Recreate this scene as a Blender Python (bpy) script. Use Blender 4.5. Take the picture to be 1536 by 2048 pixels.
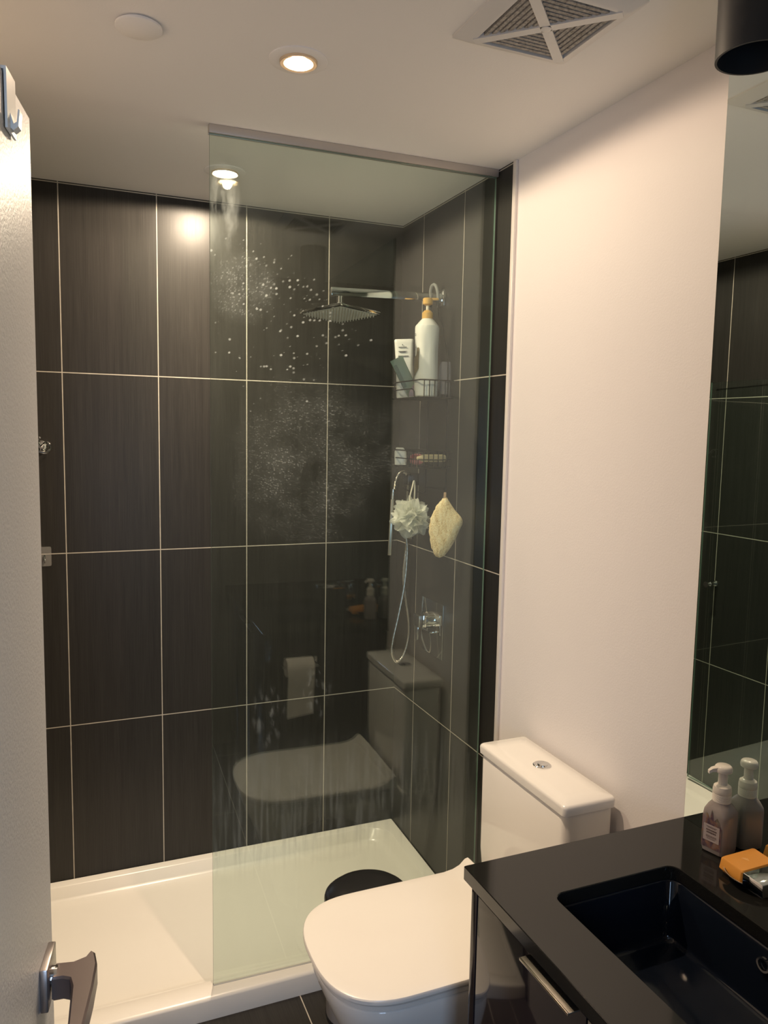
import bpy, bmesh, math, random
from mathutils import Vector, Matrix
random.seed(7)
S = bpy.context.scene
for o in list(bpy.data.objects): bpy.data.objects.remove(o)
COL = S.collection
PI = math.pi

# ------------------------------------------------------------------ camera
cam_d = bpy.data.cameras.new('camera'); cam = bpy.data.objects.new('camera', cam_d); COL.objects.link(cam)
cam_d.sensor_fit = 'VERTICAL'; cam_d.sensor_height = 36.0; cam_d.lens = 27.14; cam_d.clip_start = .02
rot = Matrix(((0.92340014, 0.02261536, -0.38317193), (-0.38340511, 0.10178195, -0.91795477), (0.0182401, 0.99454964, 0.10265631)))
cam.matrix_world = Matrix.Translation((-1.23735, -2.82246, 1.69562)) @ rot.to_4x4()
S.camera = cam
# ------------------------------------------------------------------ world, light, exposure
w = bpy.data.worlds.new('world'); S.world = w; w.use_nodes = True
w.node_tree.nodes['Background'].inputs[0].default_value = (.5, .62, .8, 1)
w.node_tree.nodes['Background'].inputs[1].default_value = .02
S.view_settings.view_transform = 'Standard'; S.view_settings.look = 'None'
S.view_settings.gamma = 1; S.view_settings.use_curve_mapping = False
S.view_settings.exposure = 1.22
LAMP_POWER = (38.5, 60.0)
LAMP_COLOR = ((1.0, .74, .52), (1.0, .80, .58))
CEIL = 2.49
LAMPS = ((-.748, -1.126), (-.752, -.332))
def light(name, kind, loc, energy, color, rot=(0, 0, 0), **kw):
    d = bpy.data.lights.new(name, kind); d.energy = energy; d.color = color
    for k, v in kw.items(): setattr(d, k, v)
    o = bpy.data.objects.new(name, d); o.location = loc; o.rotation_euler = rot; COL.objects.link(o); return o
# assumed cool light, unseen source added in the hallway behind the open doorway
light('assumed_hallway_light', 'AREA', (-1.50, -4.22, 1.3), 9, (.50, .70, 1.0), (PI/2, 0, 0), shape='RECTANGLE', size=.5, size_y=1.4)
def beam(o, wide, narrow, power):
    """downlight beam: an even wide spill plus a concentrated centre"""
    d = o.data; d.use_nodes = True; t = d.node_tree; e = t.nodes['Emission']
    tc = t.nodes.new('ShaderNodeTexCoord'); sp = t.nodes.new('ShaderNodeSeparateXYZ'); t.links.new(tc.outputs['Normal'], sp.inputs[0])
    a = t.nodes.new('ShaderNodeMath'); a.operation = 'ABSOLUTE'; t.links.new(sp.outputs[2], a.inputs[0])
    p = t.nodes.new('ShaderNodeMath'); p.operation = 'POWER'; t.links.new(a.outputs[0], p.inputs[0]); p.inputs[1].default_value = power
    m = t.nodes.new('ShaderNodeMath'); m.operation = 'MULTIPLY_ADD'; t.links.new(p.outputs[0], m.inputs[0]); m.inputs[1].default_value = narrow; m.inputs[2].default_value = wide
    t.links.new(m.outputs[0], e.inputs['Strength'])

# ------------------------------------------------------------------ materials
def mat(name, color=(.8, .8, .8), rough=.5, metal=0., spec=.5, coat=0., emit=None, trans=0., ior=1.45, sss=0.):
    m = bpy.data.materials.new(name); m.use_nodes = True
    b = m.node_tree.nodes['Principled BSDF']
    b.inputs['Base Color'].default_value = (*color, 1); b.inputs['Roughness'].default_value = rough
    b.inputs['Metallic'].default_value = metal; b.inputs['Specular IOR Level'].default_value = spec
    b.inputs['Coat Weight'].default_value = coat; b.inputs['Coat Roughness'].default_value = .05
    b.inputs['Transmission Weight'].default_value = trans; b.inputs['IOR'].default_value = ior
    if emit:
        b.inputs['Emission Color'].default_value = (*emit[0], 1); b.inputs['Emission Strength'].default_value = emit[1]
    return m
class N:
    """small node helper"""
    def __init__(s, m): s.t = m.node_tree; s.n = s.t.nodes; s.l = s.t.links; s.b = s.n.get('Principled BSDF')
    def new(s, t, **kw):
        n = s.n.new(t)
        for k, v in kw.items(): setattr(n, k, v)
        return n
    def put(s, sock, v):
        if hasattr(v, 'links'): s.l.new(v, sock)
        elif v is not None: sock.default_value = v
    def math(s, op, a, b=None, c=None, clamp=False):
        n = s.new('ShaderNodeMath', operation=op); n.use_clamp = clamp
        s.put(n.inputs[0], a); s.put(n.inputs[1], b)
        if c is not None: s.put(n.inputs[2], c)
        return n.outputs[0]
    def obj(s):
        t = s.new('ShaderNodeTexCoord'); x = s.new('ShaderNodeSeparateXYZ'); s.l.new(t.outputs['Object'], x.inputs[0])
        return t.outputs['Object'], x.outputs
    def noise(s, vec, scale=(1, 1, 1), size=1., detail=3., rough=.5):
        m = s.new('ShaderNodeMapping'); m.inputs['Scale'].default_value = scale; s.put(m.inputs[0], vec)
        n = s.new('ShaderNodeTexNoise'); n.inputs['Scale'].default_value = size; n.inputs['Detail'].default_value = detail
        n.inputs['Roughness'].default_value = rough; s.l.new(m.outputs[0], n.inputs['Vector']); return n.outputs[0]
    def ramp(s, fac, stops):
        r = s.new('ShaderNodeValToRGB'); e = r.color_ramp.elements
        e[0].position, e[0].color = stops[0][0], (*stops[0][1], 1); e[1].position, e[1].color = stops[-1][0], (*stops[-1][1], 1)
        for p, c in stops[1:-1]:
            k = e.new(p); k.color = (*c, 1)
        s.put(r.inputs[0], fac); return r.outputs[0]
    def remap(s, v, a, b, c=0., d=1., smooth=False):
        n = s.new('ShaderNodeMapRange'); n.clamp = True
        if smooth: n.interpolation_type = 'SMOOTHSTEP'
        s.put(n.inputs[0], v)
        for i, q in enumerate((a, b, c, d)): n.inputs[i+1].default_value = q
        return n.outputs[0]
    def mix(s, fac, a, b):
        n = s.new('ShaderNodeMix', data_type='RGBA'); s.put(n.inputs[0], fac)
        s.put(n.inputs[6], a if hasattr(a, 'links') else (*a, 1)); s.put(n.inputs[7], b if hasattr(b, 'links') else (*b, 1)); return n.outputs[2]
    def bump(s, h, strength=.2, dist=.001):
        n = s.new('ShaderNodeBump'); n.inputs['Strength'].default_value = strength; n.inputs['Distance'].default_value = dist
        s.put(n.inputs['Height'], h); s.l.new(n.outputs[0], s.b.inputs['Normal'])

def paint(name, color, rough, bumps=.12):
    m = mat(name, color, rough, spec=.3); k = N(m); v, _ = k.obj()
    h = k.noise(v, size=220, detail=2); k.bump(h, bumps, .002); return m
def soften(m, v): m.node_tree.nodes['Principled BSDF'].inputs['Specular IOR Level'].default_value = v
M_WALL = paint('satin_wall_paint', (.88, .84, .83), .5)
M_CEIL = paint('flat_ceiling_paint', (.93, .90, .86), .7)
M_DOOR = paint('satin_door_paint', (.78, .80, .83), .42, .4)
soften(M_DOOR, .11); soften(M_WALL, .18)
M_HALL = paint('hallway_paint', (.30, .30, .30), .8)
M_FRONT = paint('darkened_front_wall', (.20, .19, .18), .6)  # unseen front wall, darkened to keep its reflection in the glass dark

def tile_mat(name, axis, offs, pitch, z0, zp, base=(.035, .0325, .029), rough=.36):
    """dark vertical-grained stoneware tile with pale grout; axis u runs along the wall"""
    m = mat(name, base, rough, spec=.32); k = N(m); v, x = k.obj()
    def line(c, o, p, hw):
        f = k.math('FRACT', k.math('ADD', k.math('DIVIDE', k.math('SUBTRACT', c, o), p), .5))
        d = k.math('MULTIPLY', k.math('ABSOLUTE', k.math('SUBTRACT', f, .5)), p)
        return k.remap(d, hw, hw*1.35, 1, 0)
    gu = line(x[axis], offs, pitch, .0014)
    gv = line(x[2 if zp else 1 - axis], z0, zp or pitch*2, .0014)
    g = k.math('MAXIMUM', gu, gv)
    sc = [6, 6, 6]; sc[axis] = 420
    if not zp: sc = [420, 6, 6]
    n1 = k.noise(v, sc, 1., 4, .6)
    sc2 = [1.5, 1.5, 1.5]; sc2[axis if zp else 0] = 60
    n2 = k.noise(v, sc2, 1., 2, .5)
    s1 = k.math('ADD', k.math('MULTIPLY', n1, .75), k.math('MULTIPLY', n2, .35))
    c = k.mix(k.remap(s1, .38, .78), tuple(q*.74 for q in base), tuple(q*1.36 for q in base))
    wob = k.noise(v, size=30, detail=2)
    gc = k.mix(wob, (.42, .38, .32), (.66, .61, .52))
    col = k.mix(g, c, gc)
    k.l.new(col, k.b.inputs['Base Color'])
    k.l.new(k.math('ADD', k.math('MULTIPLY', g, .4), k.math('ADD', rough - .06, k.math('MULTIPLY', n1, .12))), k.b.inputs['Roughness'])
    h = k.math('SUBTRACT', k.math('MULTIPLY', n1, .25), g); k.bump(h, .35, .0012)
    return m
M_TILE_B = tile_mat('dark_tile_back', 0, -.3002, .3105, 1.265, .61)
M_TILE_S = tile_mat('dark_tile_side', 1, -.1885, .3105, 1.265, .61, base=(.026, .025, .0225))  # same tile as the back, colour darkened to offset reflected light
M_TILE_F = tile_mat('dark_floor_tile', 0, -.6115, .3105, -.6, None)
M_TRIM = mat('white_trim', (.78, .74, .70), .35)
M_ACRYL = mat('white_acrylic', (.87, .84, .77), .22, spec=.5)
M_PORC = mat('white_porcelain', (.87, .84, .80), .08, spec=.6)
M_SEAT = mat('white_seat_plastic', (.87, .83, .78), .22)
M_CHROME = mat('chrome', (.80, .80, .79), .07, 1)
M_BRUSH = mat('brushed_nickel', (.52, .47, .45), .32, 1)
M_STEEL = mat('brushed_steel', (.68, .63, .54), .3, 1)
M_BLACK = mat('black_plastic', (.018, .018, .019), .32)
M_WIRE = mat('black_coated_wire', (.008, .007, .007), .45, spec=.25)
M_DARK = mat('matt_black', (.008, .008, .008), .6)
M_PEND = mat('black_powder_coat', (.022, .024, .027), .5)
M_PENDIN = mat('black_lamp_inside', (.006, .010, .020), .6)
M_CAB = mat('dark_gloss_cabinet', (.020, .015, .018), .05, spec=.65)
M_SINK = mat('black_sink_enamel', (.006, .009, .016), .07, spec=.55)
M_LENS = mat('lamp_lens', (1, .9, .7), .4, emit=((1, .82, .55), 9))
M_LENS2 = mat('lamp_lens_shower', (1, .9, .7), .4, emit=((1, .92, .72), 14))
M_WHITEP = mat('white_plastic', (.90, .89, .84), .3)
M_AMBER = mat('amber_plastic', (.72, .43, .12), .3)
M_GREEN = mat('sage_green_film', (.17, .24, .18), .35)
M_OLIVE = mat('olive_label', (.17, .13, .06), .5)
M_INK = mat('dark_ink', (.06, .06, .06), .6)
M_CREAM = mat('cream_foam', (.78, .64, .38), .8)
M_PINK = mat('pink_plastic', (.72, .25, .27), .35)
M_RED = mat('red_plastic', (.55, .04, .05), .35)
M_SOAP = mat('orange_soap', (.78, .33, .055), .4)
M_SOAPW = mat('cream_soap', (.80, .74, .60), .5)
M_PAPER = mat('toilet_paper', (.83, .78, .74), .9)
M_FRAMEV = mat('vent_plastic', (.80, .77, .73), .4)
def dusty():
    m = mat('dusty_slat', (.3, .27, .24), .95); k = N(m); v, _ = k.obj()
    n = k.noise(v, size=160, detail=5, rough=.7)
    k.l.new(k.ramp(n, [(.3, (.16, .145, .125)), (.5, (.42, .385, .34)), (.7, (.58, .54, .48))]), k.b.inputs['Base Color']); return m
M_DUST = dusty()
def counter_mat():
    m = mat('black_quartz', (.012, .012, .011), .085, spec=.6); k = N(m); v, _ = k.obj()
    n = k.noise(v, size=900, detail=1)
    k.l.new(k.ramp(n, [(.4, (.010, .010, .0095)), (.72, (.022, .021, .019)), (.82, (.06, .058, .054))]), k.b.inputs['Base Color']); return m
M_STONE = counter_mat()
def loofah_mat():
    m = mat('loofah_fibre', (.7, .55, .3), .95); k = N(m); v, _ = k.obj()
    a = k.noise(v, size=260, detail=4, rough=.7); b = k.noise(v, (1, 1, .35), 120, 3)
    s = k.math('ADD', k.math('MULTIPLY', a, .6), k.math('MULTIPLY', b, .4))
    k.l.new(k.ramp(s, [(.36, (.55, .38, .16)), (.5, (.92, .74, .42)), (.66, (1.0, .93, .68))]), k.b.inputs['Base Color'])
    k.bump(s, 1., .004); return m
M_LOOF = loofah_mat()
def pouf_mat():
    m = bpy.data.materials.new('sheer_mesh_netting'); m.use_nodes = True; t = m.node_tree; b = t.nodes['Principled BSDF']
    b.inputs['Base Color'].default_value = (.86, .87, .79, 1); b.inputs['Roughness'].default_value = .6
    tr = t.nodes.new('ShaderNodeBsdfTransparent'); tl = t.nodes.new('ShaderNodeBsdfTranslucent'); tl.inputs[0].default_value = (.86, .87, .79, 1)
    m1 = t.nodes.new('ShaderNodeMixShader'); m1.inputs[0].default_value = .35; t.links.new(b.outputs[0], m1.inputs[1]); t.links.new(tl.outputs[0], m1.inputs[2])
    m2 = t.nodes.new('ShaderNodeMixShader'); m2.inputs[0].default_value = .30; t.links.new(m1.outputs[0], m2.inputs[1]); t.links.new(tr.outputs[0], m2.inputs[2])
    t.links.new(m2.outputs[0], t.nodes['Material Output'].inputs[0]); return m
M_POUF = pouf_mat()
def film(name, col, alpha):
    m = bpy.data.materials.new(name); m.use_nodes = True; t = m.node_tree; b = t.nodes['Principled BSDF']
    b.inputs['Base Color'].default_value = (*col, 1); b.inputs['Roughness'].default_value = .15
    tr = t.nodes.new('ShaderNodeBsdfTransparent'); m2 = t.nodes.new('ShaderNodeMixShader'); m2.inputs[0].default_value = alpha
    t.links.new(tr.outputs[0], m2.inputs[1]); t.links.new(b.outputs[0], m2.inputs[2]); t.links.new(m2.outputs[0], t.nodes['Material Output'].inputs[0]); return m
M_CLEAR = film('clear_plastic', (.75, .73, .7), .16)
M_BAG = film('frosted_film', (.6, .55, .6), .3)
M_LILAC = film('lilac_plastic', (.45, .33, .42), .6)
M_BOTTLE = mat('soap_bottle_plastic', (.31, .27, .255), .18)
M_PUMP = mat('translucent_pump', (.78, .72, .64), .25)
M_MIRROR = mat('mirror_silver', (.80, .89, .88), .0, 1)
M_MEDGE = mat('mirror_edge', (.10, .11, .10), .3)

def glass_mat(name, dirty):
    """flat sheet glass: tinted see-through with a Fresnel reflection on each face, plus dried splashes and scale"""
    m = bpy.data.materials.new(name); m.use_nodes = True; k = N(m); t = m.node_tree; t.nodes.remove(k.b); out = t.nodes['Material Output']
    tr = k.new('ShaderNodeBsdfTransparent'); tr.inputs[0].default_value = (.91, .958, .935, 1)
    gl = k.new('ShaderNodeBsdfGlossy'); gl.inputs['Roughness'].default_value = 0.0; gl.inputs[0].default_value = (.93, .99, .97, 1)
    fr = k.new('ShaderNodeFresnel'); fr.inputs[0].default_value = 1.72
    # same reflection from both sides of a face
    lw = k.new('ShaderNodeLayerWeight'); lw.inputs[0].default_value = .5
    f = k.math('ADD', .060, k.math('MULTIPLY', k.math('POWER', lw.outputs['Facing'], 5.0), .9), clamp=True)
    mx = k.new('ShaderNodeMixShader'); k.put(mx.inputs[0], f); t.links.new(tr.outputs[0], mx.inputs[1]); t.links.new(gl.outputs[0], mx.inputs[2])
    last = mx.outputs[0]
    if dirty:
        v, x = k.obj()
        def blob(cx, cz, rx, rz, p=1.):
            a = k.math('POWER', k.math('ABSOLUTE', k.math('DIVIDE', k.math('SUBTRACT', x[0], cx), rx)), 2.0)
            b = k.math('POWER', k.math('ABSOLUTE', k.math('DIVIDE', k.math('SUBTRACT', x[2], cz), rz)), 2.0)
            return k.remap(k.math('ADD', a, b), 1.0, 0.0, 0, p, True)
        def band(cx, cz, ang, rl, rw):
            """soft-edged slanted streak region"""
            c, s_ = math.cos(ang), math.sin(ang)
            dx = k.math('SUBTRACT', x[0], cx); dz = k.math('SUBTRACT', x[2], cz)
            u = k.math('ADD', k.math('MULTIPLY', dx, c), k.math('MULTIPLY', dz, s_))
            w_ = k.math('SUBTRACT', k.math('MULTIPLY', dz, c), k.math('MULTIPLY', dx, s_))
            a = k.math('POWER', k.math('ABSOLUTE', k.math('DIVIDE', u, rl)), 2.0); b = k.math('POWER', k.math('ABSOLUTE', k.math('DIVIDE', w_, rw)), 2.0)
            return k.remap(k.math('ADD', a, b), 1.0, 0.0, 0, 1, True)
        # dried drops
        mp = k.new('ShaderNodeMapping'); mp.inputs['Scale'].default_value = (1, 0, 1); k.put(mp.inputs[0], v)
        vo = k.new('ShaderNodeTexVoronoi'); vo.inputs['Scale'].default_value = 105; k.l.new(mp.outputs[0], vo.inputs['Vector'])
        sel = k.new('ShaderNodeSeparateColor'); k.l.new(vo.outputs['Color'], sel.inputs[0])
        region = k.math('MAXIMUM', band(-.64, 2.06, -.45, .30, .12), k.math('MULTIPLY', blob(-.68, 1.97, .24, .28), .55))
        keep = k.math('GREATER_THAN', k.math('ADD', sel.outputs[0], k.math('MULTIPLY', region, .66)), 1.02)
        size = k.math('MULTIPLY', k.math('POWER', sel.outputs[1], 3.0), .26)
        dot = k.math('MULTIPLY', k.remap(k.math('SUBTRACT', vo.outputs['Distance'], size), .0, .16, 1, 0), k.math('MULTIPLY', keep, k.remap(sel.outputs[2], 0, 1, .25, 1)))
        # fine spray
        vf = k.new('ShaderNodeTexVoronoi'); vf.inputs['Scale'].default_value = 190; k.l.new(mp.outputs[0], vf.inputs['Vector'])
        sf = k.new('ShaderNodeSeparateColor'); k.l.new(vf.outputs['Color'], sf.inputs[0])
        fine = k.math('MULTIPLY', k.remap(vf.outputs['Distance'], .16, .38, 1, 0), sf.outputs[0])
        patchy = k.noise(v, (1, 0, 1), 11, 4, .6)
        rg = k.math('MAXIMUM', k.math('MULTIPLY', blob(-.58, 1.60, .27, .29), .85), blob(-.775, 2.08, .10, .11, 1.3))
        rg = k.math('MAXIMUM', rg, k.math('MULTIPLY', blob(-.30, 1.66, .13, .14), .7))
        spray = k.math('MULTIPLY', k.math('MULTIPLY', fine, rg), k.remap(patchy, .38, .66, .08, 1))
        haze = k.math('MULTIPLY', k.math('MULTIPLY', rg, k.remap(patchy, .30, .65)), .045)
        # run marks low down, smear in the top corner
        runs = k.noise(v, (90, 1, 5), 1., 4, .6)
        low = k.math('MULTIPLY', k.remap(x[2], .85, .58, 0, 1, True), k.remap(x[2], .36, .50, .04, 1, True))
        run = k.math('MULTIPLY', k.math('ADD', .12, k.remap(runs, .46, .72)), k.math('MULTIPLY', low, .15))
        sm = k.noise(v, (28, 1, 8), 1., 5, .7)
        smear = k.math('MULTIPLY', k.math('MULTIPLY', k.remap(sm, .42, .7), blob(-.825, 2.28, .05, .13)), .22)
        tp = k.math('MULTIPLY', k.math('MULTIPLY', k.remap(k.noise(v, (60, 1, 22), 1., 4, .7), .52, .72), k.math('MAXIMUM', blob(-.70, .86, .06, .12), blob(-.555, .93, .05, .11))), .22)
        base = k.math('MULTIPLY', k.remap(k.noise(v, (14, 1, 3), 1., 4, .6), .4, .8), .009)
        tot = k.math('ADD', k.math('ADD', k.math('MULTIPLY', dot, .36), k.math('MULTIPLY', spray, .42)), k.math('ADD', haze, k.math('ADD', run, k.math('ADD', smear, k.math('ADD', tp, base)))), clamp=True)
        # only the room-side face carries the scale
        gn = k.new('ShaderNodeNewGeometry'); sn = k.new('ShaderNodeSeparateXYZ'); k.l.new(gn.outputs['True Normal'], sn.inputs[0])
        tot = k.math('MULTIPLY', tot, k.math('GREATER_THAN', k.math('ABSOLUTE', sn.outputs[1]), .5))
        df = k.new('ShaderNodeBsdfDiffuse'); df.inputs[0].default_value = (.62, .66, .66, 1)
        tl = k.new('ShaderNodeBsdfTranslucent'); tl.inputs[0].default_value = (.62, .66, .66, 1)
        dm = k.new('ShaderNodeMixShader'); dm.inputs[0].default_value = .5; t.links.new(df.outputs[0], dm.inputs[1]); t.links.new(tl.outputs[0], dm.inputs[2])
        m2 = k.new('ShaderNodeMixShader'); k.put(m2.inputs[0], tot); t.links.new(last, m2.inputs[1]); t.links.new(dm.outputs[0], m2.inputs[2]); last = m2.outputs[0]
    t.links.new(last, out.inputs[0]); return m
M_GLASS = glass_mat('shower_glass', True)
M_GLASS2 = glass_mat('door_glass', False)
M_GEDGE = mat('green_glass_edge', (.16, .25, .20), .15)

# ------------------------------------------------------------------ mesh helpers
def link(name, bm, mats, parent=None, smooth=35, loc=None, rotz=0):
    me = bpy.data.meshes.new(name); bmesh.ops.recalc_face_normals(bm, faces=bm.faces); bm.to_mesh(me); bm.free()
    if not isinstance(mats, (list, tuple)): mats = [mats]
    for m in mats: me.materials.append(m)
    if smooth:
        for p in me.polygons: p.use_smooth = True
        me.set_sharp_from_angle(angle=math.radians(smooth))
    o = bpy.data.objects.new(name, me); COL.objects.link(o)
    if parent: o.parent = parent
    if loc is not None: o.location = loc
    o.rotation_euler.z = rotz
    return o
def tag(o, label=None, cat=None, group=None, kind=None):
    if label: o['label'] = label
    if cat: o['category'] = cat
    if group: o['group'] = group
    if kind: o['kind'] = kind
    return o
def thing(name, loc, label=None, cat=None, rotz=0, group=None, kind=None):
    o = bpy.data.objects.new(name, None); o.empty_display_size = .05; o.location = loc; o.rotation_euler.z = rotz; COL.objects.link(o)
    return tag(o, label, cat, group, kind)
def BM(): return bmesh.new()
def box(bm, a, b, bev=0., seg=2, mi=0, mtx=None):
    x0, y0, z0 = a; x1, y1, z1 = b
    vs = [bm.verts.new(p) for p in ((x0,y0,z0),(x1,y0,z0),(x1,y1,z0),(x0,y1,z0),(x0,y0,z1),(x1,y0,z1),(x1,y1,z1),(x0,y1,z1))]
    fs = [bm.faces.new([vs[i] for i in f]) for f in ((0,3,2,1),(4,5,6,7),(0,1,5,4),(1,2,6,5),(2,3,7,6),(3,0,4,7))]
    for f in fs: f.material_index = mi
    if bev:
        es = list({e for f in fs for e in f.edges})
        r = bmesh.ops.bevel(bm, geom=es, offset=bev, segments=seg, profile=.5, affect='EDGES')
        for f in r['faces']: f.material_index = mi
        vs = list({v for f in r['faces'] for v in f.verts} | {v for v in vs if v.is_valid})
    if mtx is not None:
        for v in vs: v.co = mtx @ v.co
    return vs
def loft(bm, rings, cap0=True, cap1=True, close=False, mi=0, mtx=None):
    R = []
    for r in rings: R.append([bm.verts.new((mtx @ Vector(p)) if mtx is not None else p) for p in r])
    n = len(R[0]); pairs = list(zip(R, R[1:])) + ([(R[-1], R[0])] if close else [])
    for a, b in pairs:
        for i in range(n):
            f = bm.faces.new((a[i], a[(i+1) % n], b[(i+1) % n], b[i])); f.material_index = mi
    if not close:
        if cap0: bm.faces.new(list(reversed(R[0]))).material_index = mi
        if cap1: bm.faces.new(R[-1]).material_index = mi
    return R
def rrect(x0, x1, y0, y1, r, z, n=6):
    pts = []
    zf = z if callable(z) else (lambda x, y: z)
    for cx, cy, a0 in ((x1-r, y1-r, 0), (x0+r, y1-r, 90), (x0+r, y0+r, 180), (x1-r, y0+r, 270)):
        for i in range(n+1):
            a = math.radians(a0 + 90*i/n); X = cx + r*math.cos(a); Y = cy + r*math.sin(a); pts.append((X, Y, zf(X, Y)))
    return pts
def ell(cx, cy, rx, ry, z, n=36): return [(cx + rx*math.cos(2*PI*i/n), cy + ry*math.sin(2*PI*i/n), z) for i in range(n)]
def lathe(bm, prof, n=36, c=(0, 0), sx=1, sy=1, mi=0, mtx=None, cap0=True, cap1=True):
    return loft(bm, [ell(c[0], c[1], r*sx, r*sy, z, n) for r, z in prof], cap0, cap1, mi=mi, mtx=mtx)
def tube(bm, path, r, seg=8, closed=False, mi=0):
    P = [Vector(p) for p in path]; n = len(P); rings = []; up = None
    for i in range(n):
        if closed: d = (P[(i+1) % n] - P[i-1]).normalized()
        else: d = (P[min(i+1, n-1)] - P[max(i-1, 0)]).normalized()
        if up is None:
            up = d.orthogonal().normalized()
        up = (up - d*up.dot(d)).normalized() if (up - d*up.dot(d)).length > 1e-6 else d.orthogonal().normalized()
        s = d.cross(up)
        rr = r[i] if isinstance(r, (list, tuple)) else r
        rings.append([P[i] + up*(rr*math.cos(2*PI*k/seg)) + s*(rr*math.sin(2*PI*k/seg)) for k in range(seg)])
    loft(bm, rings, close=closed, mi=mi)
def spline(pts, n=8):
    P = [Vector(p) for p in pts]; out = []
    for i in range(len(P)-1):
        p0 = P[max(i-1, 0)]; p1 = P[i]; p2 = P[i+1]; p3 = P[min(i+2, len(P)-1)]
        for k in range(n):
            t = k/n; out.append(.5*((2*p1) + (p2-p0)*t + (2*p0-5*p1+4*p2-p3)*t*t + (3*p1-p0-3*p2+p3)*t**3))
    out.append(P[-1]); return out
def prism(bm, poly, h0, h1, axis='z', mi=0, mtx=None):
    def q(p, h): return {'z': (p[0], p[1], h), 'y': (p[0], h, p[1]), 'x': (h, p[0], p[1])}[axis]
    return loft(bm, [[q(p, h0) for p in poly], [q(p, h1) for p in poly]], mi=mi, mtx=mtx)
def frame_mtx(o, ex, ey, ez): return Matrix((( ex[0], ey[0], ez[0], o[0]), (ex[1], ey[1], ez[1], o[1]), (ex[2], ey[2], ez[2], o[2]), (0, 0, 0, 1)))

# ================================================================== THE SETTING
W = -1.51            # left wall
YF = -2.62           # front wall (inner face)
bm = BM(); box(bm, (-2.4, -4.4, -.1), (.12, .12, 0)); link('floor', bm, M_TILE_F, smooth=0)['kind'] = 'structure'
bm = BM(); box(bm, (-2.4, -4.4, CEIL), (.12, .12, CEIL+.1)); link('ceiling', bm, M_CEIL, smooth=0)['kind'] = 'structure'
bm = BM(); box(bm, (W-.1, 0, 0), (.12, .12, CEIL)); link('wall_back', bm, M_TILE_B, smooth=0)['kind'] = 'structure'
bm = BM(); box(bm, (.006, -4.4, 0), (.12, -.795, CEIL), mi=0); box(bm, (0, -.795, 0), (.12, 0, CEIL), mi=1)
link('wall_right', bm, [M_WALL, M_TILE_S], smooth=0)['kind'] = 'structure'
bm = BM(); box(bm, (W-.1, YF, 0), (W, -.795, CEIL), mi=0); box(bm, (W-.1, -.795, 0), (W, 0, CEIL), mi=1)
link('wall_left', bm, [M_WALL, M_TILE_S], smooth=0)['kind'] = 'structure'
bm = BM()
box(bm, (W-.1, YF-.12, 0), (-1.42, YF, CEIL)); box(bm, (-.62, YF-.12, 0), (.006, YF, CEIL)); box(bm, (-1.42, YF-.12, 2.06), (-.62, YF, CEIL))
link('wall_front', bm, M_FRONT, smooth=0)['kind'] = 'structure'
bm = BM(); box(bm, (-2.4, -4.4, 0), (.006, -4.3, CEIL)); box(bm, (-2.4, -4.3, 0), (-2.3, YF-.12, CEIL)); box(bm, (-2.3, YF-.12, 0), (W-.1, YF-.02, CEIL))
link('wall_hallway', bm, M_HALL, smooth=0)['kind'] = 'structure'
bm = BM()
for x0, x1 in ((-1.42, -1.405), (-.635, -.62)): box(bm, (x0, YF-.12, 0), (x1, YF, 2.06), .002)
box(bm, (-1.405, YF-.12, 2.045), (-.635, YF, 2.06), .002)
link('trim_1', bm, M_TRIM)['kind'] = 'structure'
bm = BM(); box(bm, (-.003, -.812, 0), (.006, -.795, CEIL), .0015)
link('trim_2', bm, M_TRIM)['kind'] = 'structure'
bm = BM(); box(bm, (W, -.812, 0), (W+.009, -.795, CEIL), .0015); link('trim_3', bm, M_TRIM)['kind'] = 'structure'

# white room door, open against the left wall
door = thing('door_1', (-1.262, -1.856, .008), kind='structure')
dv = Vector((-.1665, -.986, 0)).normalized(); nv = Vector((.986, -.1665, 0)).normalized()
door.matrix_world = frame_mtx((-1.262, -1.856, .008), dv, -nv, (0, 0, 1))      # local: +x toward hinge, -y into the room
bm = BM(); box(bm, (0, 0, 0), (.757, .036, 2.022), .0015); link('door_leaf', bm, M_DOOR, door)
hd = thing('door_handle', (0, 0, 0)); hd.parent = door
HZ = 1.052
bm = BM(); box(bm, (.023, -.0085, HZ-.026), (.075, 0, HZ+.026), .0012); link('rosette', bm, M_BRUSH, hd)
bm = BM()
def sq(s0, s1, z0, z1, y): return rrect(s0, s1, z0, z1, .006, 0, 4), y
outer = [(.036, -.010), (.036, -.030), (.030, -.042), (.0215, -.0455), (.020, -.0485), (.024, -.0525), (.045, -.0575), (.085, -.0580), (.150, -.0560), (.1515, -.050), (.150, -.041), (.108, -.037), (.080, -.0345), (.066, -.030), (.0625, -.022), (.062, -.010)]
def inset(poly, d):
    c = Vector((sum(p[0] for p in poly)/len(poly), sum(p[1] for p in poly)/len(poly))); n = len(poly); out = []
    for i, p in enumerate(poly):
        a = Vector(poly[i-1]); b = Vector(poly[(i+1) % n]); t = (b-a).normalized(); nn = Vector((t.y, -t.x)); out.append((p[0]+nn.x*d, p[1]+nn.y*d))
    return out
def area2(poly): return sum(poly[i-1][0]*poly[i][1]-poly[i][0]*poly[i-1][1] for i in range(len(poly)))
sgn = -1 if area2(outer) > 0 else 1
ins = inset(outer, .0022*sgn)
loft(bm, [[(*p, HZ-.022) for p in ins], [(*p, HZ-.0195) for p in outer], [(*p, HZ+.0045) for p in outer], [(*p, HZ+.007) for p in ins]])
link('lever', bm, mat('nickel_dark_reflection', (.25, .205, .20), .36, .85), hd, smooth=30)  # nickel browned in colour to show the dark hall it reflects
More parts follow.
